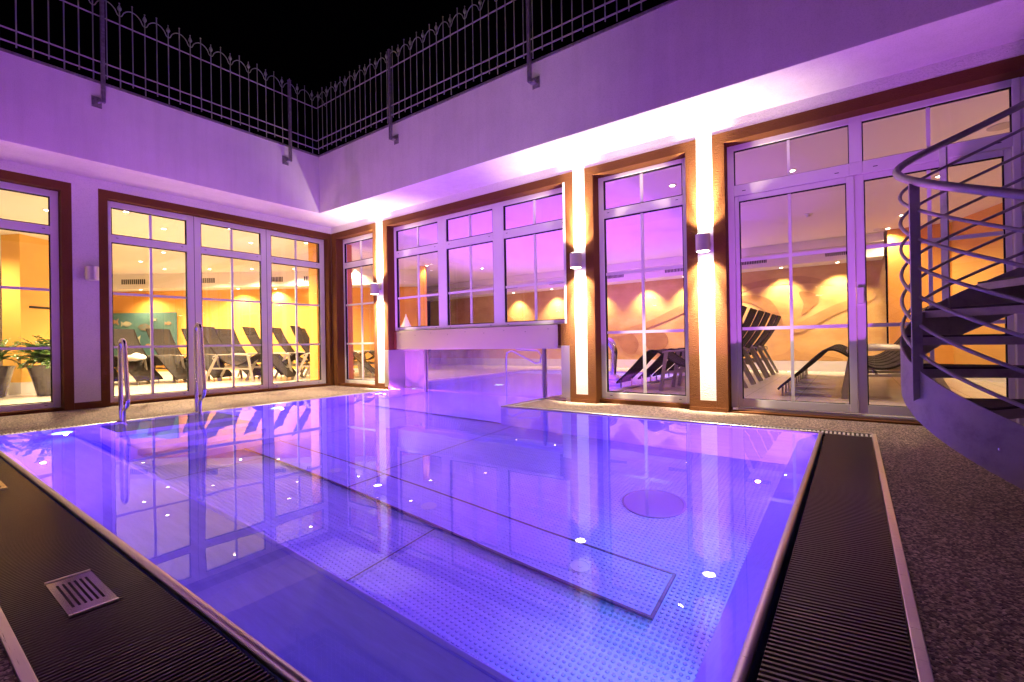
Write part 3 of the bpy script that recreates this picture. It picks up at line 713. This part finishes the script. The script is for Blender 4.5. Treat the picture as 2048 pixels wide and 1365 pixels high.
grab_rail(1.655, .90, 'polished grab rail nearer the plant window, one of the ladder pair')
grab_rail(2.405, 1.09, 'taller polished grab rail nearer the inner corner, one of the ladder pair')

# ------------------------------------------------------------------ interior shell
YM = 13.07
b = MB(); b.box(-21, XA - .26, -6, 16, 2.95, 3.05); b.box(XA - .26, 4.4, YB + .26, 16, 2.95, 3.05)
b.build('indoor_ceiling', M['cream'], kind='structure')
mw = thing('mural_wall', (-4, YM, 0), 'orange marbled plaster wall with swirling leaf shapes behind the loungers', 'wall')
b = MB(); b.box(-13.5, .60, YM, YM + .2, 0, 2.95); b.build('plaster', M['ochre'], mw)
b = MB(); b.box(-13.5, .60, YM - .05, YM - .001, 0, .24); b.build('skirting', M['skirt'], mw)
def smooth_poly(P, n=5):
    out = []; N_ = len(P)
    for i in range(N_):
        p0, p1, p2, p3 = [Vector(P[(i + k) % N_]) for k in (-1, 0, 1, 2)]
        for k in range(n):
            t = k / n; out.append(tuple(.5 * ((2 * p1) + (-p0 + p2) * t + (2 * p0 - 5 * p1 + 4 * p2 - p3) * t * t + (-p0 + 3 * p1 - 3 * p2 + p3) * t ** 3)))
    return out
MURAL = [('ochre_mid', [(-2.9, 1.95), (-1.9, 2.22), (-.9, 2.25), (-.35, 2.0), (-.9, 2.08), (-1.9, 2.06), (-2.8, 1.80)]),
         ('ochre_dark', [(-2.45, 1.83), (-1.98, 1.88), (-1.62, 1.72), (-1.42, 1.35), (-1.38, 1.12), (-1.62, 1.35), (-1.95, 1.62)]),
         ('ochre_dark', [(-1.02, 1.88), (-.72, 1.83), (-.62, 1.66), (-.78, 1.48), (-.98, 1.34), (-.93, 1.6)]),
         ('ochre_mid', [(-1.15, 1.05), (-.4, 1.5), (.35, 1.75), (.35, 1.60), (-.3, 1.32), (-1.0, .92)]),
         ('ochre_mid', [(-1.2, .55), (-.95, .42), (-.5, .36), (-.2, .27), (-1.0, .26), (-1.9, .27), (-1.35, .42)]),
         ('ochre_dark', [(-5.6, .95), (-5.2, 1.0), (-5.0, .7), (-5.15, .40), (-5.4, .45), (-5.6, .7)]),
         ('ochre_dark', [(-4.75, 1.0), (-4.35, 1.1), (-4.15, .8), (-4.3, .5), (-4.6, .45), (-4.8, .7)]),
         ('ochre_mid', [(-6.1, 1.0), (-4.8, 1.3), (-3.6, 1.8), (-3.5, 1.62), (-4.8, 1.12), (-6.0, .86)]),
         ('ochre_dark', [(-9.9, 1.75), (-9.5, 1.65), (-9.2, 1.25), (-9.25, 1.08), (-9.6, 1.2), (-9.9, 1.5)]),
         ('ochre_mid', [(-9.2, 1.25), (-8.3, 1.35), (-7.6, 1.55), (-7.5, 1.3), (-8.4, 1.08), (-9.3, 1.05)])]
for i, (mm, P) in enumerate(MURAL):
    P2 = smooth_poly(P)
    b = MB(); b.prism(P2, YM - .012 - .0007 * i, YM - .001, 'y'); o = b.build('mural_shape', M[mm], mw)
    bmesh_me = o.data
# yellow wall perpendicular to the long view
def dpt(lat, dep): return (_fw.x * dep + _rt.x * lat, _fw.y * dep + _rt.y * lat)
yw = thing('yellow_wall', (*dpt(-7, 14.1), 0), 'bright yellow far wall behind the lounger room', 'wall')
p = [dpt(-13.5, 14.1), dpt(-2.85, 14.1), dpt(-2.85, 14.3), dpt(-13.5, 14.3)]
b = MB(); b.prism(p, 0, 2.95); b.build('plaster', M['yellow'], yw)
b = MB(); b.prism([dpt(-13.5, 14.06), dpt(-2.85, 14.06), dpt(-2.85, 14.098), dpt(-13.5, 14.098)], 0, .10); b.build('skirting', M['skirt'], yw)
bk = thing('ceiling_bulkhead', (*dpt(-7, 13.6), 2.5), 'cream dropped bulkhead with vents over the yellow wall', 'bulkhead')
b = MB(); b.prism([dpt(-13.5, 13.45), dpt(-2.6, 13.45), dpt(-2.6, 14.09), dpt(-13.5, 14.09)], 2.53, 2.949); b.build('box', M['cream'], bk)
for l0, l1 in ((-7.05, -6.55), (-5.95, -5.2), (-11.2, -10.5), (-9.2, -8.5)):
    b = MB()
    n = 12
    for i in range(n):
        a = l0 + (l1 - l0) * i / n; c = a + (l1 - l0) / n * .62; b.prism([dpt(a, 13.444), dpt(c, 13.444), dpt(c, 13.449), dpt(a, 13.449)], 2.66, 2.80)
    b.build('vent', M['slot'], bk)
bk2 = thing('ceiling_bulkhead', (-4, 12.5, 2.5), 'cream dropped bulkhead with slotted vents over the mural wall', 'bulkhead')
b = MB(); b.box(-13.4, .55, 12.45, YM - .002, 2.47, 2.949); b.build('box', M['cream'], bk2)
b = MB(); b.box(-13.4, .55, 12.33, 12.449, 2.76, 2.949); b.build('step', M['cream'], bk2)
for x0, x1 in ((-2.18, -1.6), (-.46, .12), (-5.75, -5.15), (-4.0, -3.4), (-9.4, -8.8), (-7.6, -7.0)):
    b = MB()
    for i in range(16): a = x0 + (x1 - x0) * i / 16; b.box(a, a + .022, 12.444, 12.4495, 2.575, 2.655)
    b.build('vent', M['slot'], bk2)
rw = thing('yellow_wall', (1.6, 11, 0), 'golden yellow wall seen through the door pane behind the staircase', 'wall')
b = MB(); b.box(.60, 3.6, YM - .9, YM - .7, 0, 2.949); b.build('plaster', M['yellow'], rw)
b = MB(); b.box(.60, 3.6, YM - .93, YM - .901, 0, .10); b.build('skirting', M['skirt'], rw)
rw2 = thing('orange_wall', (2.4, 8, 0), 'slanted ochre side wall seen behind the staircase rails', 'wall')
b = MB(); b.prism([(1.55, 12.17), (2.6, 9.4), (3.3, 6.4), (3.3, 5.75), (3.5, 5.75), (3.5, 12.17)], 0, 2.949); b.build('plaster', M['orange'], rw2)
b = MB(); b.prism([(1.52, 12.16), (2.57, 9.39), (3.27, 6.4), (3.27, 5.75), (3.29, 5.75), (3.29, 6.4), (2.59, 9.4), (1.54, 12.165)], 0, .14); b.build('skirting', M['skirt'], rw2)
cl = thing('yellow_column', (-12.5, 1.7, 0), 'orange yellow column behind the potted plants', 'column')
b = MB(); b.prism([(-12.33, 1.63), (-12.69, 1.44), (-13.6, 2.3), (-13.2, 2.75)], .22, 2.949); b.build('shaft', M['orange'], cl)
b = MB(); b.prism([(-12.33, 1.62), (-12.70, 1.43), (-13.62, 2.3), (-13.2, 2.76)], 0, .219); b.build('skirting', M['skirt'], cl)
b = MB(); b.bar((-12.42, 1.76, 1.62), (-12.80, 2.22, 1.62), .04, .015, (0, 0, 1)); o = b.build('hook_rail', M['black'], None)
tag(o, 'dark slim hook rail on the orange column behind the plants', 'hook rail')
cc = thing('yellow_column', (-8.7, 5.8, 0), 'yellow corner column just inside the inner corner windows', 'column')
b = MB(); b.box(-8.95, -8.66, 5.28, 6.1, 0, 2.949); b.build('shaft', M['yellow'], cc)
c2 = thing('yellow_column', (-9.6, 9.5, 0), 'slim yellow column beside the white lantern', 'column')
b = MB(); b.prism([dpt(-2.52, 12.9), dpt(-2.36, 12.9), dpt(-2.36, 13.1), dpt(-2.52, 13.1)], 0, 2.949); b.build('shaft', M['yellow'], c2)
# enclosing back walls of the interior
ew = thing('white_wall', (-20, 3, 0), 'cream end wall of the lounger room beyond the plants', 'wall')
b = MB(); b.box(-21, -20.8, -6, 16, 0, 2.95); b.box(-21, XA - .27, -2.2, -2.0, 0, 2.95); b.build('plaster', M['cream'], ew)
# fish picture on the yellow wall
fp = thing('fish_picture', (*dpt(-11, 14.04), 1.2), 'turquoise underwater picture with fish on the far yellow wall', 'picture')
b = MB(); b.prism([dpt(-12.3, 14.03), dpt(-10.05, 14.03), dpt(-10.05, 14.05), dpt(-12.3, 14.05)], .35, 1.88); b.build('panel', M['fishwall'], fp)
def fish(lat, z, s, m, flip=1):
    P = [(-1, 0), (-.5, .42), (.1, .5), (.6, .18), (1.05, .5), (.95, 0), (1.05, -.5), (.6, -.18), (.1, -.5), (-.5, -.42)]
    b = MB(lambda x, y, z_: (*dpt(x, y), z_)); b.prism([(lat + flip * x * s, z + y * s) for x, y in P], 14.016, 14.029, 'y'); b.build('fish', M[m], fp)
for a in ((-12.0, 1.62, .20, 'fish_o'), (-11.55, 1.55, .16, 'fish_y', -1), (-11.0, 1.45, .22, 'fish_b'), (-10.75, 1.66, .10, 'fish_y'), (-10.3, 1.55, .10, 'fish_o', -1), (-10.4, 1.1, .12, 'fish_y'), (-11.45, 1.05, .30, 'fish_y'), (-11.9, 1.15, .12, 'fish_b'), (-10.9, .9, .1, 'fish_o')): fish(*a)
bp = MB(); bp.box(-14.6, -14.2, .8, 1.55, .3, 1.85); tag(bp.build('picture_panel', M['bluepanel']), 'dark blue panel on the wall behind the sparser potted plant', 'panel')

# ------------------------------------------------------------------ ceiling fixtures
DL = [(-9.93, 1.61), (-9.14, 2.37), (-9.96, 3.12), (-9.09, 3.86), (-10.0, 4.64), (-9.17, 5.36), (-14.16, 5.47), (-13.35, 6.21), (-12.52, 6.96), (-13.4, 7.75), (-12.42, 3.88), (-14.11, 3.93), (-15.0, 4.70), (-12.3, .6), (-11.5, 8.2), (-11.2, 6.0), (.98, 8.54), (.74, 10.84), (.6, 12.0), (-.6, 7.0), (-2.0, 6.6), (1.9, 7.2), (-8.6, 7.6), (-8.6, 10.4), (-9.4, 9.0)]
LOWDL = [(-14.64, 6.41), (-13.9, 7.14), (-13.17, 7.87), (-16.76, 4.66)]
WASH = [(-1.35, 12.76), (-.25, 12.76), (-2.5, 12.76), (-3.6, 12.76), (-4.7, 12.76), (-6.2, 12.76), (-7.7, 12.76), (-9.2, 12.76)]
d0 = None
def downlight(x, y, z, e, label, cone=140, aim=(0, 0, -1)):
    global d0
    if d0 is None:
        d0 = thing('downlight', (0, 0, 0), label, 'downlight', 'recessed ceiling downlights')
        b = MB(); b.lathe((0, 0, 0), [(.055, .002), (.058, -.004), (.040, -.008), (.036, -.004)], 20); b.build('trim_ring', M['ringmetal'], d0, True)
        b = MB(); b.lathe((0, 0, -.005), [(.034, 0), (.030, -.004)], 20); b.build('lens', M['downbulb'], d0, True)
        localize(d0); t = d0; t.location = (x, y, z)
    else: t = dup(d0, loc=(x, y, z), label=label)
    lamp('SPOT', 'downlight_beam', (x, y, z - .03), WARM, e, None, .04, cone, .8, aim)
    return t
LBL = 'small recessed downlight in the cream ceiling'
ORD = ['first', 'second', 'third', 'fourth', 'fifth', 'sixth', 'seventh', 'eighth', 'ninth', 'tenth', 'eleventh', 'twelfth', 'thirteenth', 'fourteenth', 'fifteenth', 'sixteenth', 'seventeenth']
for i, (x, y) in enumerate(DL):
    lb = f'{ORD[i]} downlight of the row nearest the three part window, from the plants' if i < 6 else (f'{ORD[i - 6]} ceiling downlight deeper in the lounger room' if i < 16 else f'{ORD[i - 16]} ceiling downlight in the indoor pool room')
    downlight(x, y, 2.949, DOWN_W * ((.36 if x > 0 else .10) if i >= 16 else 1), lb)
for i, (x, y) in enumerate(LOWDL): downlight(x, y, 2.529, DOWN_W * .5, f'{ORD[i]} downlight under the bulkhead over the yellow wall')
for i, (x, y) in enumerate(WASH): downlight(x, y, 2.469, WASH_W, f'{ORD[i]} downlight washing the mural wall from the bulkhead', 100, (0, .12, -1))
for (x, y, r), lb in (((1.276, 6.91, .11), 'large round ceiling speaker above the sliding door'), ((.457, 12.0, .09), 'round ceiling speaker near the yellow wall')):
    b = MB(); b.lathe((x, y, 2.949), [(r, 0), (r, -.006), (r * .92, -.010)], 30); tag(b.build('ceiling_speaker', mat('speaker_grille', (.55, .50, .46), .7), None, True), lb, 'speaker')
b = MB(); b.lathe((-.59, 9.66, 2.949), [(.06, 0), (.06, -.012), (.035, -.02), (.035, -.045), (.02, -.055)], 24); tag(b.build('smoke_detector', M['lamp_white'], None, True), 'white round smoke detector on the indoor ceiling', 'smoke detector')

# ------------------------------------------------------------------ loungers
def profile():
    P = [(-.98, .09), (-.93, .15), (-.76, .30), (-.50, .58), (-.41, .635), (-.30, .63), (-.12, .50), (.08, .385), (.26, .40), (.45, .53), (.62, .74), (.78, 1.0), (.90, 1.28)]
    P = [Vector(p) for p in P]
    for _ in range(2):
        Q = [P[0]]
        for i in range(len(P) - 1): Q += [P[i] * .75 + P[i + 1] * .25, P[i] * .25 + P[i + 1] * .75]
        Q.append(P[-1]); P = Q
    return P
def make_lounger():
    t = thing('reclining_lounger', (0, 0, 0), 'x', 'lounger', 'brown mesh reclining loungers indoors')
    P = profile(); w = .29
    b = MB(); n = len(P)
    top = [[b.v((p.x, s * w, p.y + .006)) for s in (-1, 1)] for p in P]; bot = [[b.v((p.x, s * w, p.y - .006)) for s in (-1, 1)] for p in P]
    for i in range(n - 1):
        b.bm.faces.new([top[i][0], top[i + 1][0], top[i + 1][1], top[i][1]]); b.bm.faces.new([bot[i][1], bot[i + 1][1], bot[i + 1][0], bot[i][0]])
        for k in (0, 1): b.bm.faces.new([top[i][k], bot[i][k], bot[i + 1][k], top[i + 1][k]] if k else [top[i + 1][k], bot[i + 1][k], bot[i][k], top[i][k]])
    b.bm.faces.new([top[0][1], bot[0][1], bot[0][0], top[0][0]]); b.bm.faces.new([top[-1][0], bot[-1][0], bot[-1][1], top[-1][1]])
    b.build('sling', M['fabric'], t, True)
    for s in (-1, 1):
        b = MB(); b.tube([(p.x, s * (w + .012), p.y) for p in P], .014, 8); b.build('side_rail', M['fabric'], t, True)
    for s in (-1, 1):
        y = s * (w + .045)
        b = MB(); b.bar((.52, y, .61), (.82, y, 0.0), .055, .022, (1, 0, 0)); b.build('leg', M['alu'], t)
        b = MB(); b.bar((-.14, y, .61), (-.24, y, 0.0), .055, .022, (1, 0, 0)); b.build('leg', M['alu'], t)
        b = MB(); b.tube([(-.20, y, .60), (-.1, y, .62), (.2, y, .635), (.5, y, .63), (.60, y, .60), (.62, y, .55), (.56, y, .50)], .013, 8); b.build('armrest', M['alu'], t, True)
        b = MB(); b.bar((-.19, y, .30), (.66, y, .33), .02, .035, (0, 1, 0)); b.build('side_bar', M['alu'], t)
    b = MB(); b.bar((.10, -w - .04, .33), (.10, w + .04, .33), .03, .02, (1, 0, 0)); b.build('cross_bar', M['alu'], t)
    for s in (-1, 1): b = MB(); b.tube([(-.93, s * .24, .14), (-.93, s * .24, .0)], .012, 8); b.build('foot', M['alu'], t)
    return localize(t)
L0 = make_lounger(); used = [False]
def place(x, y, rz, label):
    if not used[0]: used[0] = True; L0.location = (x, y, 0); L0.rotation_euler = (0, 0, rz); L0['label'] = label; return L0
    return dup(L0, loc=(x, y, 0), rz=rz, label=label)
ordn = ['nearest', 'second', 'third', 'fourth', 'fifth', 'sixth']
for i in range(6): place(.13, 7.68 + i * .78, R(1), f'{ordn[i]} lounger of the row behind the sliding door, counted from the glass')
for i in range(6): place(-2.21, 7.62 + i * .78 + (.18 if i > 0 else 0) + (.16 if i > 3 else 0), R(1), f'{ordn[i]} lounger of the row behind the tall window between lit pillars, counted from the glass')
# lounger room behind the left wing: heads to the left, feet to the right
def heading(ax): return math.atan2(ax[1], ax[0])
for i in range(6):
    x, y = dpt(-9.75 + i * .62, 10.4 + i * .34); place(x, y, R(205), f'{ordn[i]} lounger in front of the fish picture, counted from the plants')
for i in range(5):
    x, y = dpt(-6.15 + i * .36 + (.25 if i else 0), 10.9 + i * .62); place(x, y, R(222), f'{ordn[i]} lounger in the middle group by the yellow wall, counted from the front')
for i in range(3):
    x, y = dpt(-4.3 + i * .22, 11.3 + i * .75); place(x, y, R(222), f'{ordn[i]} lounger of the last group, next to the corner column')
# towel
b = MB()
bmesh.ops.create_icosphere(b.bm, subdivisions=4, radius=1)
for v in b.bm.verts:
    v.co.x *= .28; v.co.y *= .2; v.co.z = v.co.z * .07 * (1 + .4 * math.sin(v.co.x * 21) * math.cos(v.co.y * 17)) + .02 * math.sin(v.co.x * 14 + v.co.y * 9)
tw = b.build('towel', M['towel'], None, True); x, y = dpt(-8.55, 10.6); tw.location = (x, y, .60); tag(tw, 'crumpled white towel on a lounger behind the ladder rails', 'towel')

# ------------------------------------------------------------------ plants
def plant(x, y, label, seed, h=.54, r=.36, n=120):
    rnd = random.Random(seed); t = thing('potted_plant', (x, y, 0), label, 'potted plant', 'glossy green plants in tall dark pots')
    b = MB(); b.lathe((0, 0, 0), [(r * .62, 0), (r * .66, .01), (r * .80, h * .45), (r, h - .03), (r * 1.05, h), (r * .96, h), (r * .93, h - .05)], 32); b.build('pot', M['pot'], t, True)
    b = MB(); b.lathe((0, 0, h - .055), [(r * .94, 0), (r * .9, .01)], 24); b.build('soil', M['soil'], t)
    st_, lf = MB(), MB()
    for k in range(n):
        a = rnd.uniform(0, 2 * math.pi); tilt = rnd.uniform(.5, 2.0); Ls = rnd.uniform(.42, .74) * (1.05 - .10 * tilt); base = Vector((math.cos(a) * r * .4 * rnd.random(), math.sin(a) * r * .4 * rnd.random(), h - .05))
        e = Vector((math.cos(a), math.sin(a), 0)); pts = []; p = base.copy(); ang = .15; seg = 12
        for i in range(seg + 1):
            pts.append(p.copy()); ang += tilt / seg * 1.25; d_ = e * math.sin(ang) + Vector((0, 0, 1)) * math.cos(ang); p = p + d_ * Ls / seg
        st_.tube([tuple(q) for q in pts], [.009 - .006 * i / seg for i in range(seg + 1)], 5)
        for i in range(3, seg + 1):
            q = pts[i]; tdir = (pts[min(i + 1, seg)] - pts[i - 1]).normalized(); side = tdir.cross(Vector((0, 0, 1)));
            if side.length < .05: side = Vector((1, 0, 0))
            side.normalize()
            for s in (-1, 1):
                ld = (side * s + tdir * .75 + Vector((0, 0, rnd.uniform(-.15, .35)))).normalized(); ll = rnd.uniform(.075, .115) * (1 - .3 * (i / seg)); nrm = ld.cross(tdir).normalized(); wv = ld.cross(nrm).normalized() * ll * .30
                up = nrm * .006
                P = [q, q + ld * ll * .35 + wv, q + ld * ll * .75 + wv * .75, q + ld * ll, q + ld * ll * .75 - wv * .75, q + ld * ll * .35 - wv]
                mid1 = q + ld * ll * .35 + up; mid2 = q + ld * ll * .75 + up
                V = [lf.v(tuple(v)) for v in P]; m1 = lf.v(tuple(mid1)); m2 = lf.v(tuple(mid2))
                for fc in ((V[0], V[1], m1), (V[1], V[2], m2, m1), (V[2], V[3], m2), (V[3], V[4], m2), (V[4], V[5], m1, m2), (V[5], V[0], m1)): lf.bm.faces.new(fc)
    st_.build('stems', M['stem'], t, True); lf.build('foliage', M['leaf'], t)
    return localize(t)
plant(-11.55, 1.95, 'bushy green plant with drooping fronds in a dark tapered pot', 3)
plant(-12.0, 1.16, 'sparser green plant in a dark pot, partly hidden, next to the bushy one', 5, n=26)

# ------------------------------------------------------------------ other indoor things
ft = thing('water_spout', (-3.75, 8.45, 0), 'curved steel swan neck spout at the indoor pool edge', 'water spout')
b = MB()
path = [(0, 0, .0), (0, 0, .2), (.02, 0, .45), (.03, 0, .62), (-.02, 0, .76), (-.12, 0, .80), (-.25, 0, .80)]
for i in range(len(path) - 1): pass
P = [Vector(p) for p in path]
for _ in range(2):
    Q = [P[0]]
    for i in range(len(P) - 1): Q += [P[i] * .75 + P[i + 1] * .25, P[i] * .25 + P[i + 1] * .75]
    Q.append(P[-1]); P = Q
b.tube([tuple(p) for p in P], [.05 + .04 * i / len(P) for i in range(len(P))], 14); b.build('spout', M['chrome'], ft, True)
b = MB(); b.lathe((0, 0, -.05), [(.16, 0), (.17, .05), (.14, .09), (.15, .12), (.11, .17), (.06, .2)], 28); b.build('base', M['steel'], ft, True); localize(ft)
ln = thing('lantern', (*dpt(-2.62, 11.6), .0), 'white house shaped lantern with pointed roof behind the wide window', 'lantern')
b = MB(); b.lathe((0, 0, 0), [(.10, 0), (.10, .80), (.16, .82), (.16, .85)], 6); b.build('stand', M['frame'], ln)
b = MB(); b.lathe((0, 0, .85), [(.13, 0), (.13, .30)], 6); b.build('body', mat('lantern_white', (.85, .83, .8), .5, 0, (1, .8, .55), .5), ln)
b = MB(); b.lathe((0, 0, 1.15), [(.19, 0), (.10, .14), (.015, .36), (.02, .38), (.004, .40)], 6); b.build('roof', M['frame'], ln); localize(ln)
hr = thing('indoor_pool_rail', (-4.6, 6.9, 0), 'bent steel hand rail of the indoor pool seen through the flap', 'hand rail')
b = MB(); b.tube([(-5.55, 7.4, -.5), (-5.55, 7.4, .50), (-5.52, 7.4, .60), (-5.40, 7.4, .64), (-4.85, 7.4, .40), (-4.75, 7.4, .42), (-4.72, 7.4, .55), (-4.80, 7.4, .64), (-5.3, 7.4, .66)], .018, 10); b.build('tube', M['chrome'], hr, True)

# ------------------------------------------------------------------ walls behind the camera (only seen in reflections)
ow = thing('courtyard_wall', (3.2, 1, 0), 'white rendered courtyard wall beyond the spiral staircase', 'wall')
b = MB(); b.box(3.2, 3.4, -1.8, YB + .3, 0, 4.1); b.build('render', M['render'], ow)
ow2 = thing('courtyard_wall', (-3, -1.6, 0), 'white rendered courtyard wall behind the near grating', 'wall')
b = MB(); b.box(-8.7, 3.2, -1.8, -1.6, 0, 4.1); b.build('render', M['render'], ow2)

for x, lb in ((-7.5, 'lit wall lamp on the courtyard wall opposite the inner corner window'), (-4.4, 'lit wall lamp on the courtyard wall opposite the swim opening'), (-.6, 'lit wall lamp on the courtyard wall opposite the sliding door')):
    wall_lamp((x, -1.6, 1.85), (0, 1), lb, power=.02)

for p, aim, e, lb in (((-1.2, -1.2, .0), (-.55, .74, .44), 260, 'added out of view fill spotlight on the ground, warming the parapets'),):  # added spot out of view, warm fill for the parapets
    t = thing('added_fill_spot', p, lb, 'spotlight')
    b = MB(); b.lathe((p[0], p[1], p[2]), [(.075, .001), (.075, .008), (.055, .012)], 24); b.build('trim_ring', M['steel'], t, True)
    b = MB(); b.lathe((p[0], p[1], p[2] + .0125), [(.052, 0), (.045, .004)], 24); b.build('lens', M['downbulb'], t, True)
    lamp('SPOT', 'added_fill_spot_beam', (p[0], p[1], p[2] + .05), (1, .78, .56), e, t, .04, 62, .8, aim)
